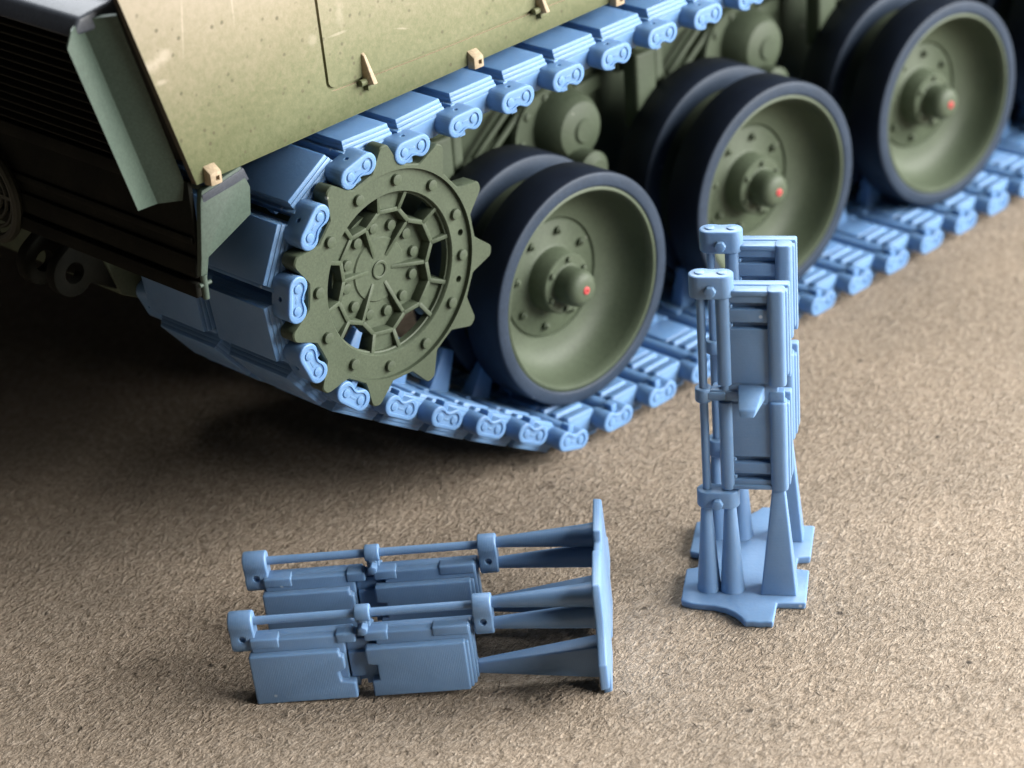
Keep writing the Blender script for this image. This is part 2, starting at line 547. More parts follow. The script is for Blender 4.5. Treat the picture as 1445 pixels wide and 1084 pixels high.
# ledge of the engine deck above the grille
bm = nb()
hexa(bm, [(-45.0, 1.2, 46.9), (-41, 1.2, 46.9), (-41, 104, 46.9), (-45.0, 104, 46.9)],
         [(-44.2, 1.2, 48.1), (-41, 1.2, 48.6), (-41, 104, 48.6), (-44.2, 104, 48.1)])
finish(bm, 'deck_ledge', 'sky_sheen', tank, loc=-TL, bev=0.3, seg=3)
# beam along the lower edge
bm = nb()
bx(bm, -39.05, -38.52, -0.30, 104, 26.35, 27.5)
bx(bm, -38.85, -38.53, -0.26, 104, 27.8, 29.4)
bx(bm, -38.80, -38.54, -0.22, 104, 30.3, 30.9)
finish(bm, 'rear_beam', 'grille', tank, loc=-TL, bev=0.14)
# round exhaust grille
bm = nb()
def torus(bm, c, R, r, n=40, m_=8, axis='X'):
    rings = []
    for i in range(n):
        t = 2 * pi * i / n
        ring = []
        for k in range(m_):
            f = 2 * pi * k / m_
            rr = R + r * cos(f)
            ring.append(bm.verts.new((c[0] + r * sin(f), c[1] + rr * cos(t), c[2] + rr * sin(t))))
        rings.append(ring)
    for i in range(n):
        A, B = rings[i], rings[(i + 1) % n]
        for k in range(m_):
            bm.faces.new((A[k], A[(k + 1) % m_], B[(k + 1) % m_], B[k]))
torus(bm, (-39.2, 24.2, 28.6), 3.7, 0.42)
ex = finish(bm, 'exhaust_grille', 'dark_olive', tank, loc=-TL)
for R in (0.7, 1.4, 2.1, 2.8):
    bm = nb(); torus(bm, (-39.0, 24.2, 28.6), R, 0.17, 32, 6)
    finish(bm, 'ring', 'dark_olive', ex)
bm = nb()
box(bm, (-39.0, 24.2, 28.6), (0.3, 0.3, 7.2)); box(bm, (-39.0, 24.2, 28.6), (0.29, 7.2, 0.3))
finish(bm, 'cross_bar', 'dark_olive', ex)
# tow clevis
def eye_plate(y):
    bm = nb()
    pts = [(-33.0, 27.0), (-37.0, 26.6)] + [(-38.2 + 1.9 * cos(t), 23.7 + 1.9 * sin(t)) for t in [radians(120 + k * 15) for k in range(14)]] + [(-33, 20.0)]
    hexa(bm, [(x, y, z) for x, z in pts], [(x, y + 1.1, z) for x, z in pts])
    o = finish(bm, 'tow_eye', 'grille', tank, loc=-TL, bev=0.15)  # near-black colour carries the shade on these olive lugs
    c = nb(); rod(c, (-38.2, y - 1, 23.7), (-38.2, y + 3, 23.7), 0.85, n=20)
    boolean(o, c)
eye_plate(15.8); eye_plate(19.6)

# ---- folded corner guard beside the grille
bm = nb()
A0, A1 = Vector((-41.99, 0, 47.84)), Vector((-38.14, 0, 33.49))
B0, B1 = Vector((-43.72, 1.8, 47.72)), Vector((-39.73, 1.8, 33.28))
C0, C1 = Vector((-45.9, 0.44, 46.6)), Vector((-42.33, 0.44, 34.0))
C0b = Vector((-45.2, 0.75, 47.5))
inn = Vector((0.25, 0.42, 0.05))
loop = [A0, B0, C0b, C0, C1, B1, A1]
fr = [bm.verts.new(p) for p in loop]; bk = [bm.verts.new(p + inn) for p in loop]
bm.faces.new((fr[0], fr[1], fr[5], fr[6])); bm.faces.new((fr[1], fr[2], fr[3], fr[4], fr[5]))
bm.faces.new((bk[6], bk[5], bk[1], bk[0])); bm.faces.new((bk[5], bk[4], bk[3], bk[2], bk[1]))
for i in range(7):
    j = (i + 1) % 7
    bm.faces.new((fr[j], fr[i], bk[i], bk[j]))
finish(bm, 'corner_guard', 'green', tank, loc=-TL, bev=0.05, bev_angle=60, angle=20)

# ---- mud flap hanging below the skirt's rear corner
bm = nb()
fl = [(-37.95, 34.3), (-34.4, 34.95), (-33.75, 33.2), (-34.0, 31.2), (-38.1, 29.4), (-38.45, 28.0), (-39.0, 28.2), (-38.75, 29.5), (-38.2, 33.4)]
hexa(bm, [(x, -1.05, z) for x, z in fl], [(x, -0.55, z) for x, z in fl])
flap = finish(bm, 'mud_flap', 'green', tank, loc=-TL, bev=0.08)
bm = nb()
hexa(bm, [(-38.0, -1.12, 34.0), (-34.2, -1.12, 34.75), (-34.2, -0.5, 34.95), (-38.0, -0.5, 34.2)],
         [(-37.95, -1.02, 33.2), (-33.75, -1.02, 33.75), (-33.75, -0.4, 33.85), (-37.95, -0.4, 33.3)])
finish(bm, 'flap_hem', 'sky_sheen', flap, bev=0.05)
bm = nb()
rod(bm, (-38.75, -1.0, 28.3), (-38.75, -1.0, 26.5), 0.24, n=12)
rod(bm, (-39.2, -1.0, 27.6), (-38.2, -1.0, 27.6), 0.16, n=10)
finish(bm, 'flap_pin', 'green', flap)

# ---- suspension between the wheels
def suspension(x0):
    z0 = 18.2
    bm = nb()
    lathe(bm, [(0, 10.7), (1.6, 10.75), (2.5, 11.1), (3.05, 11.9), (3.3, 13.2), (3.7, 14.6), (4.6, 15.7), (4.6, 16), (0, 16)], 36, x0 + 12.2, z0 + 1.6, close=False)
    lathe(bm, [(0, 10.45), (1.0, 10.5), (1.15, 10.7), (1.2, 13), (0, 13)], 24, x0 + 12.2, z0 + 1.6, close=False)
    h = finish(bm, 'damper_housing', 'olive', tank, loc=-TL)
    bm = nb()
    lathe(bm, [(0, 8.6), (1.1, 8.6), (1.75, 9.2), (1.8, 13), (0, 13)], 30, x0 + 11.6, z0 - 1.6, close=False)
    finish(bm, 'axle_cap', 'olive', h)
    bm = nb()
    hexa(bm, [(x0 + 10.4, 11.5, z0 - 2.8), (x0 + 12.8, 11.5, z0 - 0.4), (x0 + 1.6, 11.5, 13.6), (x0 - 0.6, 11.5, 10.6)],
             [(x0 + 10.4, 14.5, z0 - 2.8), (x0 + 12.8, 14.5, z0 - 0.4), (x0 + 1.6, 14.5, 13.6), (x0 - 0.6, 14.5, 10.6)])
    finish(bm, 'swing_arm', 'olive', tank, loc=-TL, bev=0.9, seg=5, angle=50)
    bm = nb()
    lathe(bm, [(0, 13.6), (3.9, 13.6), (4.1, 13.9), (4.1, 15.9), (0, 15.9)], 40, x0 + 10.6, z0 + 1.2, close=False)
    hexa(bm, [(x0 + 1.0, 14.2, 22.0), (x0 + 8, 14.2, 24.5), (x0 + 8, 14.2, 25.3), (x0 + 1.0, 14.2, 22.8)],
             [(x0 + 1.0, 15.9, 22.0), (x0 + 8, 15.9, 24.5), (x0 + 8, 15.9, 25.3), (x0 + 1.0, 15.9, 22.8)])
    f = finish(bm, 'mounting_flange', 'olive', tank, loc=-TL, bev=0.12)
    bm = nb(); rod(bm, (0, 13.4, 0), (0, 14, 0), 0.42, n=6)
    bo = finish(bm, 'bolt', 'olive', f, loc=(x0 + 10.6 + 3.3 * cos(0.8), 0, z0 + 1.2 + 3.3 * sin(0.8)), bev=0.06)
    for k in range(1, 8):
        t = 0.8 + k * pi / 4
        c = bo.copy(); COL.objects.link(c)
        c.location = Vector((x0 + 10.6 + 3.3 * cos(t), 0, z0 + 1.2 + 3.3 * sin(t))) * S
    bm = nb()
    for (xa, za, xb, zb) in ((2.4, 19.5, 7.6, 23.6), (3.4, 18.6, 8.2, 22.4)):
        rod(bm, (x0 + xa, 14.6, za), (x0 + xb, 14.2, zb), 0.34, n=12)
    rod(bm, (x0 + 15.5, 14.9, 24.0), (x0 + 15.5, 15.9, 24.0), 1.3, n=20)
    hexa(bm, [(x0 + 14.0, 14.8, 20.0), (x0 + 19.0, 14.8, 21.0), (x0 + 19.0, 14.8, 22.2), (x0 + 14.0, 14.8, 21.8)],
             [(x0 + 14.0, 15.9, 20.0), (x0 + 19.0, 15.9, 21.0), (x0 + 19.0, 15.9, 22.2), (x0 + 14.0, 15.9, 21.8)])
    finish(bm, 'hull_rib', 'olive', tank, loc=-TL, bev=0.15)
    # bump stop post
    bm = nb()
    bx(bm, x0 - 6.1, x0 - 3.5, 10.6, 12.4, 17.5, 24.6)
    bx(bm, x0 - 3.0, x0 - 1.8, 11.2, 13.4, 16.5, 24.2)
    bx(bm, x0 - 6.4, x0 - 1.2, 12.6, 15.9, 22.6, 25.6)
    finish(bm, 'bump_stop', 'olive', tank, loc=-TL, bev=0.3, seg=3)
    # return roller
    bm = nb()
    lathe(bm, [(0, 9.5), (1.2, 9.5), (1.4, 9.9), (2.5, 9.9), (2.9, 10.1), (2.9, 12.0), (1.6, 12.0), (1.6, 15.9), (0, 15.9)], 36, x0 - 5.3, 28.0, close=False)
    finish(bm, 'return_roller', 'olive', tank, loc=-TL)
for x0 in (0, 25.3, 51.4, 77.0):
    suspension(x0)

# ---- road wheels
HZ = 12.1
bm = nb()
prof = [(8.80, 0.10), (8.72, 0.02), (8.50, 0.0), (8.36, 0.16), (8.24, 0.9), (8.05, 1.9), (7.65, 2.8), (7.05, 3.42), (6.2, 3.78), (5.32, 3.90), (5.26, 3.98), (5.20, 4.14), (5.12, 4.14), (5.06, 3.98), (4.98, 3.93),
        (3.0, 3.93), (2.78, 3.80), (2.70, 3.5), (2.62, 2.15), (2.50, 2.0), (1.75, 2.0), (1.64, 1.9), (1.60, 0.70), (1.50, 0.28), (1.25, -0.03), (0.85, -0.19), (0.40, -0.24), (0, -0.24)]
back = [(0, 4.5), (8.4, 4.5), (8.80, 4.0)]
lathe(bm, prof + back, 96, close=True)
wheel0 = finish(bm, 'road_wheel', 'olive', tank, angle=40)
bm = nb()
lathe(bm, [(8.79, 0.02), (8.84, -0.06), (9.0, -0.10), (9.75, -0.08), (9.93, 0.0), (10.0, 0.16), (10.0, 3.55), (9.9, 3.75), (9.6, 3.8), (8.79, 3.8)], 96)
tyre = finish(bm, 'tyre', ['rubber', 'rubber_side'], wheel0, angle=50)
for p in tyre.data.polygons:
    c = p.center
    if c.y < 0.00008 and math.hypot(c.x, c.z) < 0.00985 + 0.0001:
        p.material_index = 1
bm = nb()
lathe(bm, [(8.2, 6.5), (8.9, 6.45), (9.75, 6.5), (9.93, 6.6), (10.0, 6.75), (10.0, 10.2), (9.8, 10.4), (8.2, 10.4)], 96)
ty2 = finish(bm, 'tyre', ['rubber', 'rubber_side'], wheel0, angle=50)
for p in ty2.data.polygons:
    if p.center.y < 0.00665:
        p.material_index = 1
bm = nb()
lathe(bm, [(0, 6.9), (8.3, 6.9), (8.3, 10.3), (7.8, 10.3), (7.4, 8), (0, 8)], 64, close=False)
lathe(bm, [(0, 4.4), (2.0, 4.4), (2.0, 7), (0, 7)], 32, close=False)
finish(bm, 'rear_disc', 'olive', wheel0)
# wheel nuts
bm = nb(); rod(bm, (0, 4.0, 0), (0, 3.55, 0), 0.36, 0.34, n=6); rod(bm, (0, 3.6, 0), (0, 3.38, 0), 0.17, n=10)
nut0 = finish(bm, 'wheel_nut', 'olive', wheel0, bev=0.04)
for k in range(8):
    t = radians(30 + 45 * k)
    c = nut0 if k == 0 else nut0.copy()
    if k: COL.objects.link(c)
    c.location = Vector((4.15 * cos(t), 0, 4.15 * sin(t))) * S
bm = nb(); rod(bm, (0, 2.15, 0), (0, 1.72, 0), 0.28, 0.26, n=6)
fb0 = finish(bm, 'flange_bolt', 'olive', wheel0, bev=0.04)
for k in range(6):
    t = radians(22 + 60 * k)
    c = fb0 if k == 0 else fb0.copy()
    if k: COL.objects.link(c)
    c.location = Vector((2.15 * cos(t), 0, 2.15 * sin(t))) * S
bm = nb()
lathe(bm, [(0.12, -0.15), (0.12, -0.33), (0.22, -0.36), (0.33, -0.30), (0.36, -0.15)], 24)
finish(bm, 'grease_plug', 'red', wheel0, angle=60)
bm = nb(); lathe(bm, [(0, -0.245), (0.13, -0.245), (0.13, -0.1), (0, -0.1)], 12, close=False)
finish(bm, 'plug_hole_shade', 'black', wheel0)  # black disc: shade inside the plug put into the colour
WX = [(0, -1.25), (25.30, -4.59), (51.39, -4.88), (77.0, -4.0)]
for i, (x, yaw) in enumerate(WX):
    w_ = wheel0 if i == 0 else copy_tree(wheel0, tank)
    w_.location = tk(x, 0, HZ) * S
    w_.rotation_euler = (0, radians(random.uniform(-4, 4) if i else 0), radians(yaw))

# ---- drive sprocket
SX, SY, SZ = -23.41, -3.46, 23.19
PH = radians(88.86); STEP = 2 * pi / 11
def r_tooth(t):
    f = (t - PH + STEP / 2) % STEP - STEP / 2
    f = abs(f)
    ft, fr_ = 0.054, 0.172
    tip, root = 10.14, 8.40
    if f < ft:
        return tip - 0.30 * (f / ft) ** 3
    if f < fr_:
        u = (f - ft) / (fr_ - ft)
        s = 1 - u
        return root + (tip - 0.30 - root) * (s ** 1.25)
    return root - 0.08 * ((f - fr_) / (STEP / 2 - fr_)) ** 0.7
def toothed(bm, r_in, y0, y1, n=660):
    loops = []
    bv = 0.10
    for (kind, y, dr) in (('i', y0, 0), ('o', y0, -bv), ('o', y0 + bv, 0), ('o', y1 - bv, 0), ('o', y1, -bv), ('i', y1, 0)):
        ring = []
        for k in range(n):
            t = 2 * pi * k / n
            r = r_in if kind == 'i' else r_tooth(t) + dr
            ring.append(bm.verts.new((r * cos(t), y, r * sin(t))))
        loops.append(ring)
    for A, B in zip(loops, loops[1:] + loops[:1]):
        for k in range(n):
            j = (k + 1) % n
            bm.faces.new((A[k], A[j], B[j], B[k]))
bm = nb(); toothed(bm, 8.02, 0.0, 1.5)
spr = finish(bm, 'drive_sprocket', 'olive', tank, loc=tk(SX, SY, SZ), angle=30)
bm = nb()
lathe(bm, [(6.20, 0.46), (6.28, 0.36), (8.05, 0.36), (8.05, 1.3), (6.05, 1.3), (6.05, 0.75), (6.15, 0.7)], 96)
ring = finish(bm, 'bolt_ring', 'olive', spr)
c = nb()
for a in (5.7, 336.2):
    rod(c, (7.27 * cos(radians(a)), -0.2, 7.27 * sin(radians(a))), (7.27 * cos(radians(a)), 1.1, 7.27 * sin(radians(a))), 0.27, n=16)
boolean(ring, c)
bm = nb(); rod(bm, (0, 0.5, 0), (0, 0.06, 0), 0.43, 0.42, n=20)
b0 = finish(bm, 'rim_bolt', 'olive', spr, bev=0.05)
for k in range(12):
    t = radians(19.5 + 30.2 * k)
    c = b0 if k == 0 else b0.copy()
    if k: COL.objects.link(c)
    c.location = Vector((7.20 * cos(t), 0, 7.20 * sin(t))) * S
# hub
RB = 50.0
bm = nb()
lathe(bm, [(0, 1.66), (2.42, 1.66), (2.52, 1.78), (4.6, 1.78), (4.6, 2.6), (3.6, 3.2), (3.6, 16.0), (0, 16.0)], 72, close=False)
hub = finish(bm, 'hub', 'olive', spr)
bm = nb()
lathe(bm, [(0.50, 1.7), (0.50, 1.56), (0.56, 1.53), (0.68, 1.53), (0.74, 1.57), (0.74, 1.7)], 32)
finish(bm, 'hub_ring', 'olive', spr)
bm = nb(); rod(bm, (0, 1.9, 0), (0, 1.46, 0), 0.43, 0.41, n=18)
b0 = finish(bm, 'hub_bolt', 'olive', spr, bev=0.05)
for k in range(12):
    t = radians(4.5 + 30 * k)
    c = b0 if k == 0 else b0.copy()
    if k: COL.objects.link(c)
    c.location = Vector((3.43 * cos(t), 0, 3.43 * sin(t))) * S
def pol(r, a, y):
    return Vector((r * cos(radians(a)), y, r * sin(radians(a))))
def wall(bm, p0, p1, th, y0a, y0b, y1):
    """upright wall from p0 to p1 with top height y0a -> y0b and a narrower crest"""
    d = (p1 - p0); d.y = 0; d.normalize()
    nn = Vector((-d.z, 0, d.x)) * th / 2
    hexa(bm, [Vector((p0.x, y1, p0.z)) + nn * 1.3, Vector((p1.x, y1, p1.z)) + nn * 1.3, Vector((p1.x, y1, p1.z)) - nn * 1.3, Vector((p0.x, y1, p0.z)) - nn * 1.3],
             [Vector((p0.x, y0a, p0.z)) + nn, Vector((p1.x, y0b, p1.z)) + nn, Vector((p1.x, y0b, p1.z)) - nn, Vector((p0.x, y0a, p0.z)) - nn])
rib0 = sp0 = web0 = None
for k in range(6):
    a = RB + 60 * k
    if rib0 is None:
        bm = nb(); wall(bm, pol(1.15, RB, 0), pol(4.25, RB, 0), 0.30, 1.62, 0.98, 1.95)
        rib0 = finish(bm, 'rib', 'olive', spr, bev=0.05)
        bm = nb()
        wall(bm, pol(4.15, RB, 0), pol(4.80, RB + 18.5, 0), 0.34, 0.95, 0.9, 2.4)
        wall(bm, pol(4.80, RB + 18.5, 0), pol(4.80, RB + 41.5, 0), 0.34, 0.9, 0.9, 2.41)
        wall(bm, pol(4.80, RB + 41.5, 0), pol(4.15, RB + 60, 0), 0.34, 0.9, 0.95, 2.42)
        wall(bm, pol(4.75, RB + 18.3, 0), pol(6.35, RB + 17.2, 0), 0.34, 0.88, 0.55, 2.0)
        wall(bm, pol(4.75, RB + 41.7, 0), pol(6.35, RB + 42.8, 0), 0.34, 0.88, 0.55, 2.01)
        sp0 = finish(bm, 'spoke_frame', 'olive', spr, bev=0.05)
        bm = nb()
        pts = [(4.7, RB + 18.6), (4.7, RB + 41.4), (6.3, RB + 42.8), (6.4, RB + 30), (6.3, RB + 17.2)]
        hexa(bm, [pol(r, q, 1.08) for r, q in pts], [pol(r, q, 1.6) for r, q in pts])
        web0 = finish(bm, 'web_plate', 'olive', spr)
    else:
        for src in (rib0, sp0, web0):
            c = src.copy(); COL.objects.link(c)
            c.rotation_euler = (0, -radians(60 * k), 0)
bm = nb(); toothed(bm, 4.0, 15.6, 17.0, 330)
finish(bm, 'inner_disc', 'olive', spr)

# ------------------------------------------------------------------ track
P_ = 5.535; YT = -3.62
track = empty('track', (0, 0, 0))
tag(track, 'unpainted blue-grey resin track wrapped around the sprocket and the road wheels', 'track')
# local link frame: X along the run, Y across (0 = outer connector face), Z = inward (towards the wheels)
def stadium(L, r, notch=0.0, n=10):
    pts = []
    for k in range(n + 1):
        t = -pi / 2 + pi * k / n
        pts.append((L + r * cos(t), r * sin(t)))
    if notch:
        for q in range(1, 8):
            f = q / 8
            pts.append((L - 2 * L * f, r - notch * sin(pi * f) ** 2))
    for k in range(n + 1):
        t = pi / 2 + pi * k / n
        pts.append((-L + r * cos(t), r * sin(t)))
    return pts
def connector_mesh():
    bm = nb()
    pts = stadium(0.92, 0.86, 0.34)
    hexa(bm, [(x, 0, z) for x, z in pts], [(x, 2.0, z) for x, z in pts])
    o = finish(bm, 'end_connector', 'track_resin', None, bev=0.13, seg=3, angle=45)
    c = nb()
    rod(c, (0, 1.0, -2), (0, 1.0, -0.62), 0.2, n=12)
    q = stadium(0.80, 0.55, 0.22)
    hexa(c, [(x, -0.3, z) for x, z in q], [(x, 0.11, z) for x, z in q])
    boolean(o, c)
    return o
conn0 = connector_mesh()
bm = nb()
for s_ in (-1, 1):
    rod(bm, (s_ * 0.82, 0.5, -0.04), (s_ * 0.82, 0.0, -0.04), 0.37, 0.33, n=18)
box(bm, (0, 0.2, -0.10), (0.6, 0.24, 0.20))
pin0 = finish(bm, 'pin_ends', 'track_resin', None, bev=0.05)
bm = nb()
box(bm, (0, 1.0, 0.82), (0.62, 0.95, 0.75))
wed0 = finish(bm, 'wedge_nut', 'track_resin', None, bev=0.07)
# shoe body
def shoe_mesh():
    bm = nb()
    for s_ in (-1, 1):
        rod(bm, (s_ * 1.80, 1.5, 0), (s_ * 1.80, 17.8, 0), 0.62, n=18)
        rod(bm, (s_ * 1.80, 0.4, 0), (s_ * 1.80, 18.9, 0), 0.40, n=14)
    hexa(bm, [(-2.0, 1.62, -0.75), (2.0, 1.62, -0.75), (2.0, 17.7, -0.75), (-2.0, 17.7, -0.75)],
             [(-1.5, 1.62, 0.55), (1.5, 1.62, 0.55), (1.5, 17.7, 0.55), (-1.5, 17.7, 0.55)])
    for y in (1.72, 3.05, 4.4, 14.0, 15.4, 16.75):
        hexa(bm, [(-1.75, y, 0.3), (1.75, y, 0.3), (1.75, y + 0.85, 0.3), (-1.75, y + 0.85, 0.3)],
                 [(-1.45, y + 0.1, 0.88), (1.45, y + 0.1, 0.88), (1.45, y + 0.75, 0.88), (-1.45, y + 0.75, 0.88)])
    for y0, y1 in ((5.35, 8.6), (10.4, 13.9)):
        hexa(bm, [(-1.75, y0, 0.3), (1.75, y0, 0.3), (1.75, y1, 0.3), (-1.75, y1, 0.3)],
                 [(-1.5, y0 + 0.12, 0.84), (1.5, y0 + 0.12, 0.84), (1.5, y1 - 0.12, 0.84), (-1.5, y1 - 0.12, 0.84)])
    box(bm, (0, 9.5, 0.2), (4.2, 2.0, 1.25))
    return finish(bm, 'track_link', 'track_resin', None, bev=0.06)
shoe0 = shoe_mesh()
def pad_mesh():
    bm = nb()
    # stepped rubber block, layers narrowing outward
    for (z0, z1, inset, Lx) in ((-0.42, -0.78, 0.0, 2.42), (-0.74, -1.08, 0.14, 2.37), (-1.04, -1.38, 0.28, 2.32), (-1.34, -1.70, 0.42, 2.26)):
        hexa(bm, [(-Lx, inset, z0), (Lx, inset, z0), (Lx, 7.5 - inset, z0), (-Lx, 7.5 - inset, z0)],
                 [(-Lx + .03, inset + .07, z1), (Lx - .03, inset + .07, z1), (Lx - .03, 7.43 - inset, z1), (-Lx + .03, 7.43 - inset, z1)])
    bx(bm, 2.2, 2.62, 0.02, 7.48, -1.0, -0.5)
    hexa(bm, [(-1.9, 0.05, -0.46), (1.9, 0.05, -0.46), (1.9, 1.2, -0.46), (-1.9, 1.2, -0.46)],
             [(-1.55, 0.02, 0.72), (1.55, 0.02, 0.72), (1.55, 1.2, 0.72), (-1.55, 1.2, 0.72)])
    return finish(bm, 'pad', 'track_resin', None, bev=0.055)
pad0 = pad_mesh()
bm = nb()
hexa(bm, [(-1.15, 8.75, 0.6), (1.15, 8.75, 0.6), (1.15, 10.25, 0.6), (-1.15, 10.25, 0.6)],
         [(-0.45, 9.15, 4.3), (0.75, 9.15, 4.3), (0.75, 9.85, 4.3), (-0.45, 9.85, 4.3)])
horn0 = finish(bm, 'guide_horn', 'track_resin', None, bev=0.12)
protos = [conn0, pin0, wed0, shoe0, pad0, horn0]

# connector positions around the run (x, z)
RC = P_ / 2 / math.tan(pi / 11)
nodes = [(-5.99 + i * P_, 1.37) for i in range(20, -1, -1)]
nodes[-1] = (nodes[-1][0], 1.75)
aE = PH + 4.5 * STEP
E_ = Vector((SX + RC * cos(aE), SZ + RC * sin(aE)))
G_ = Vector(nodes[-1])
for i in (4, 3, 2, 1):
    p = E_ + (G_ - E_) * (i / 5)
    sag = -0.35 * sin(pi * i / 5)
    nodes.append((p.x, p.y + sag))
for i in (-4.5, -3.5, -2.5, -1.5, -0.5, 0.5):
    a = PH - i * STEP
    nodes.append((SX + RC * cos(a), SZ + RC * sin(a)))
for i in range(1, 17):
    nodes.append((-20.62 + i * P_, 32.42 + 0.0495 * i))
def child(src, parent, loc=(0, 0, 0), rot=None, mat=None):
    c = src.copy(); COL.objects.link(c)
    c.parent = parent
    c.location = Vector(loc) * S
    if rot is not None:
        c.rotation_euler = rot
    return c
nn_ = len(nodes)
dirs = []
for i in range(nn_):
    a = Vector(nodes[max(i - 1, 0)]); b2 = Vector(nodes[min(i + 1, nn_ - 1)])
    dirs.append((b2 - a).normalized())
for i in range(nn_ - 1):
    p0, p1 = Vector(nodes[i]), Vector(nodes[i + 1])
    d = (p1 - p0).normalized()
    mid = (p0 + p1) / 2
    # run goes right->left along the ground, so inward (up) is the clockwise normal
    ang = math.atan2(d.y, d.x)
    s_ = shoe0.copy(); COL.objects.link(s_)
    s_.parent = track
    # local X -> -d keeps Z pointing inward
    th = math.atan2(-d.y, -d.x)
    rj = random.uniform(-0.012, 0.012)
    s_.rotation_euler = (0, -th + rj, 0)
    s_.location = Vector((mid.x, YT + random.uniform(-0.06, 0.06), mid.y)) * S
    child(pad0, s_, (0, 1.64, 0))
    child(pad0, s_, (0, 9.86, 0))
    child(horn0, s_)
    # connector at p0 side of this link (p0 lies at local +X)
    dd = dirs[i]
    th2 = math.atan2(-dd.y, -dd.x)
    L = (p1 - p0).length
    for yy, flip in ((0.0, 1), (19.2, -1)):
        c = child(conn0, s_, (L / 2, yy, 0), (0, -(th2 - th), 0))
        if flip < 0:
            c.scale = (1, -1, 1)
        elif flip > 0:
            c2 = child(pin0, s_, (L / 2, yy, 0), (0, -(th2 - th), 0))
            c3 = child(wed0, s_, (L / 2, yy, 0), (0, -(th2 - th), 0))
for o in protos:
    bpy.data.objects.remove(o)

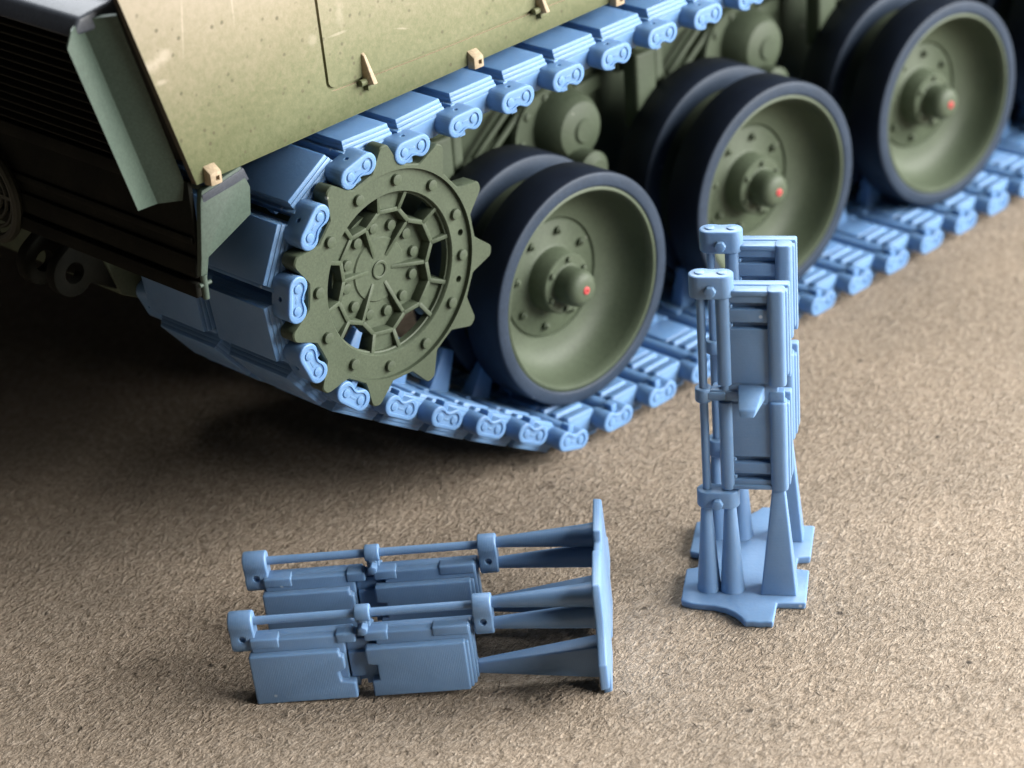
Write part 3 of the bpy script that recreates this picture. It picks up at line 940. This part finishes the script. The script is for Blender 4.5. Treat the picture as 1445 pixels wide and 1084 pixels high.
# ------------------------------------------------------------------ loose printed links on their supports
# local frame: X = across the rows (rods at -X), Z = height above the raft, Y = -n (n faces the inner side of the links)
def loose_piece(name, label):
    root = empty(name)
    tag(root, label, 'printed part', 'resin track links still on their print supports')
    def pt(u, w, n):
        return (u, -n, w)
    # raft
    arc = [(-2.4, 2.3), (-1.2, 2.42), (-0.35, 2.75), (0.35, 3.25), (0.85, 3.85), (1.2, 4.45)]
    half = arc + [(1.75, 4.38), (2.3, 4.47), (2.8, 4.36), (3.25, 4.42), (3.32, 1.78), (5.45, 1.74), (5.42, -2.9), (4.45, -3.05)]
    cn = -7.67 / 2
    mir = [(u, 2 * cn - n) for u, n in half][::-1]
    out = [(-3.75, 1.85), (-3.0, 2.2)] + half + mir + [(-3.0, 2 * cn - 2.2), (-3.75, 2 * cn - 1.85), (-3.8, -5.1), (-3.0, -4.85), (-3.0, -2.85), (-3.8, -2.6)]
    bm = nb()
    hexa(bm, [pt(u * 0.985, 0.0, (n - cn) * 0.985 + cn) for u, n in out], [pt(u, 0.62, n) for u, n in out])
    finish(bm, 'raft', 'resin', root, bev=0.14, seg=3, angle=45)
    for N_ in (0.0, -7.67):
        lk = None
        # --- link body: inner face towards +n
        bm = nb()
        lower, upper = (9.3, 16.45), (17.75, 25.2)
        for (w0, w1) in (lower, upper):
            # left tube with thicker end sleeves
            rl = [(-0.12 + 0.52 * math.copysign(abs(cos(t)) ** 0.75, cos(t)), -N_ - 0.02 + 0.60 * math.copysign(abs(sin(t)) ** 0.75, sin(t))) for t in [2 * pi * (k + 0.5) / 28 for k in range(28)]]
            hexa(bm, [(x, y, w0 + 0.02) for x, y in rl], [(x, y, w1 - 0.02) for x, y in rl])
            # right bar, rounded box
            rr = [(3.585 + 0.635 * math.copysign(abs(cos(t)) ** 0.62, cos(t)), -N_ - 0.02 + 0.62 * math.copysign(abs(sin(t)) ** 0.62, sin(t))) for t in [2 * pi * (k + 0.5) / 28 for k in range(28)]]
            hexa(bm, [(x, y, w0) for x, y in rr], [(x, y, w1) for x, y in rr])
        rod(bm, pt(-0.12, 7.9, N_), pt(-0.12, 26.2, N_), 0.36, n=16)
        body = finish(bm, 'track_link', 'resin', root, bev=0.10, seg=3, angle=45, bev_angle=50)
        lk = body
        bm = nb()
        for (w0, w1), slots in ((lower, (10.35, 11.75)), (upper, (22.45, 23.95))):
            # recessed web with two slots near the outer end
            edges = [w0 + 0.12] + [x for s0 in slots for x in (s0 - 0.24, s0 + 0.24)] + [w1 - 0.1]
            for a0, a1 in zip(edges[::2], edges[1::2]):
                bx(bm, 0.15, 3.15, -N_ - 0.36, -N_ + 0.42, a0, a1)
        bx(bm, 0.0, 3.6, -N_ - 0.50, -N_ + 0.5, 9.34, 9.72)
        bx(bm, 0.0, 3.6, -N_ - 0.50, -N_ + 0.5, 24.78, 25.16)
        finish(bm, 'web', 'resin', lk, bev=0.09, seg=3)
        bm = nb()
        for (w0, w1), slots in ((lower, (10.35, 11.75)), (upper, (22.45, 23.95))):
            for s0 in slots:
                box(bm, pt(0.40, s0 - 0.02, N_ + 0.24), (0.30, 0.30, 0.30))
        finish(bm, 'web_lug', 'resin', lk, bev=0.08)
        # --- rubber pads on the outer face (-n)
        for (w0, w1, low) in ((9.45, 16.35, True), (18.15, 24.95, False)):
            bm = nb()
            y0, y1 = -N_ + 0.40, -N_ + 1.42
            if low:
                bx(bm, -0.56, 4.36, -N_ + 0.10, -N_ + 0.92, w0, w1 - 0.2)
                bx(bm, 0.52, 4.40, -N_ + 0.60, -N_ + 1.24, w0 + 0.20, w1 - 0.4)
                outl = [(0.42, 9.87), (4.48, 9.87), (4.48, 16.75), (3.2, 16.75), (3.1, 16.2), (1.85, 16.2), (1.75, 16.9), (0.42, 16.9)]
            else:
                bx(bm, -0.56, 4.36, -N_ + 0.10, -N_ + 0.92, w0 + 0.2, w1)
                bx(bm, 0.52, 4.40, -N_ + 0.60, -N_ + 1.24, w0 + 0.9, w1 + 0.05)
                outl = [(0.42, 25.15), (0.42, 18.75), (0.85, 18.72), (0.92, 18.45), (1.95, 18.45), (2.2, 19.0), (3.0, 18.9), (3.15, 17.9), (4.48, 17.9), (4.48, 25.15)]
            hexa(bm, [pt(u, w, N_ - 0.66) for u, w in outl], [pt(u, w, N_ - 1.48) for u, w in outl])
            finish(bm, 'pad', 'resin', lk, bev=0.14, seg=4)
        # raised sleeves on the tube
        bm = nb()
        for (w0, w1) in ((9.5, 12.1), (15.2, 16.9), (17.5, 18.9), (22.9, 25.0)):
            bx(bm, -0.68, 0.10, -N_ - 0.05, -N_ + 1.0, w0, w1)
        finish(bm, 'sleeve', 'resin', lk, bev=0.14, seg=4)
        # bridge and guide horn
        bm = nb()
        bx(bm, 0.10, 3.6, -N_ - 0.28, -N_ + 0.50, 16.1, 18.3)
        bx(bm, 1.0, 3.05, -N_ + 0.3, -N_ + 0.86, 16.3, 18.2)
        bx(bm, 3.0, 4.05, -N_ - 0.35, -N_ + 0.4, 16.3, 17.25)
        finish(bm, 'bridge', 'resin', lk, bev=0.08)
        bm = nb()
        hexa(bm, [pt(0.78, 16.55, N_ + 0.2), pt(2.7, 16.55, N_ + 0.2), pt(2.7, 17.75, N_ + 0.2), pt(0.78, 17.75, N_ + 0.2)],
                 [pt(1.20, 16.85, N_ + 3.6), pt(2.15, 16.85, N_ + 3.6), pt(2.35, 17.35, N_ + 3.3), pt(1.05, 17.35, N_ + 3.3)])
        finish(bm, 'guide_horn', 'resin', lk, bev=0.12)
        # --- loose pin with three connectors
        bm = nb()
        rod(bm, pt(-1.70, 7.9, N_), pt(-1.70, 26.2, N_), 0.31, n=18)
        finish(bm, 'pin', 'resin', lk, angle=50)
        for (w0, w1, r) in ((7.80, 9.15, 0.78), (24.62, 26.35, 0.80)):
            bm = nb()
            q = stadium(0.78, r, 0.12)
            hexa(bm, [(x - 0.90, z - N_, w0) for x, z in q], [(x - 0.90, z - N_, w1) for x, z in q])
            cn_ = finish(bm, 'end_connector', 'resin', lk, bev=0.13, seg=3, angle=45)
            wm = (w0 + w1) / 2
            c = nb(); rod(c, pt(-0.62, wm, N_ - 2), pt(-0.62, wm, N_ - 0.45), 0.26, n=14)
            boolean(cn_, c)
            bm = nb()
            rod(bm, pt(-0.90, wm - 0.2, N_ + 0.55), pt(-0.90, wm - 0.2, N_ + 1.12), 0.46, 0.42, n=6)
            finish(bm, 'connector_bolt', 'resin', lk, bev=0.06)
            if w1 > 20:
                bm = nb()
                for u in (-1.70, -0.12):
                    rod(bm, pt(u, w1 - 0.1, N_), pt(u, w1 + 0.10, N_), 0.40, 0.34, n=18)
                finish(bm, 'pin_ends', 'resin', lk, bev=0.05)
        bm = nb()
        rod(bm, pt(-1.70, 16.35, N_), pt(-1.70, 17.42, N_), 0.62, n=22)
        bx(bm, -1.75, 0.9, -N_ - 0.36, -N_ + 0.30, 16.45, 17.35)
        bx(bm, -1.70, -0.1, -N_ - 0.50, -N_ + 0.50, 16.60, 17.20)
        mc = finish(bm, 'centre_connector', 'resin', lk, bev=0.10, seg=3)
        bm = nb()
        rod(bm, pt(-0.85, 16.9, N_ - 0.45), pt(-0.85, 16.9, N_ - 1.15), 0.40, 0.36, n=6)
        finish(bm, 'connector_bolt', 'resin', lk, bev=0.06)
        # --- supports
        for u, wt, rt, rb in ((-1.80, 8.0, 0.37, 0.90), (-0.06, 8.0, 0.42, 0.94)):
            bm = nb()
            pr = [(rb, 0.55), (rb, 0.80), (rb * 0.93, 1.2), (rt, wt)]
            nseg = 26; prev = None
            rings = []
            for r, w in pr:
                rings.append([bm.verts.new(pt(u + r * cos(2 * pi * i / nseg), w, N_ + r * sin(2 * pi * i / nseg))) for i in range(nseg)])
            for A, B in zip(rings, rings[1:]):
                for i in range(nseg):
                    j = (i + 1) % nseg
                    bm.faces.new((A[i], A[j], B[j], B[i]))
            bm.faces.new(rings[0]); bm.faces.new(rings[-1])
            finish(bm, 'support', 'resin', root, angle=50, bev=0.08, bev_angle=50)
        bm = nb()
        hexa(bm, [pt(2.05, 0.55, N_ + 0.85), pt(4.72, 0.55, N_ + 0.85), pt(4.72, 0.55, N_ - 0.85), pt(2.05, 0.55, N_ - 0.85)],
                 [pt(3.05, 9.5, N_ + 0.30), pt(3.95, 9.5, N_ + 0.30), pt(3.95, 9.5, N_ - 0.30), pt(3.05, 9.5, N_ - 0.30)])
        finish(bm, 'support', 'resin', root, bev=0.14, seg=3)
    return root

stand = loose_piece('printed_track_links', 'pair of blue-grey resin track links standing upright on its raft')
# world axes of the standing piece: u right, z up, n towards the viewer
ua = radians(-55.33)
U = Vector((cos(ua), sin(ua), 0)); Nn = Vector((U.y, -U.x, 0)); Z = Vector((0, 0, 1))
def pose(o, U, Wv, Nv, org):
    m = Matrix((( U.x, -Nv.x, Wv.x), (U.y, -Nv.y, Wv.y), (U.z, -Nv.z, Wv.z)))
    o.matrix_world = Matrix.Translation(Vector(org) * S) @ m.to_4x4()
lean = radians(0.9)
Ul = U
pose(stand, U, Z, Nn, (-13.68, -26.85, GROUND))

lie = loose_piece('printed_track_links', 'pair of blue-grey resin track links lying on its side, raft upright')
W_l = Vector((-0.66567, 0.74103, -0.04303)).normalized()
U_l = Vector((0.05208, -0.0112, -0.99858)); U_l = (U_l - W_l * U_l.dot(W_l)).normalized()
pose(lie, U_l, W_l, U_l.cross(W_l), (-22.149, -22.116, 5.876 + GROUND - 0.05))
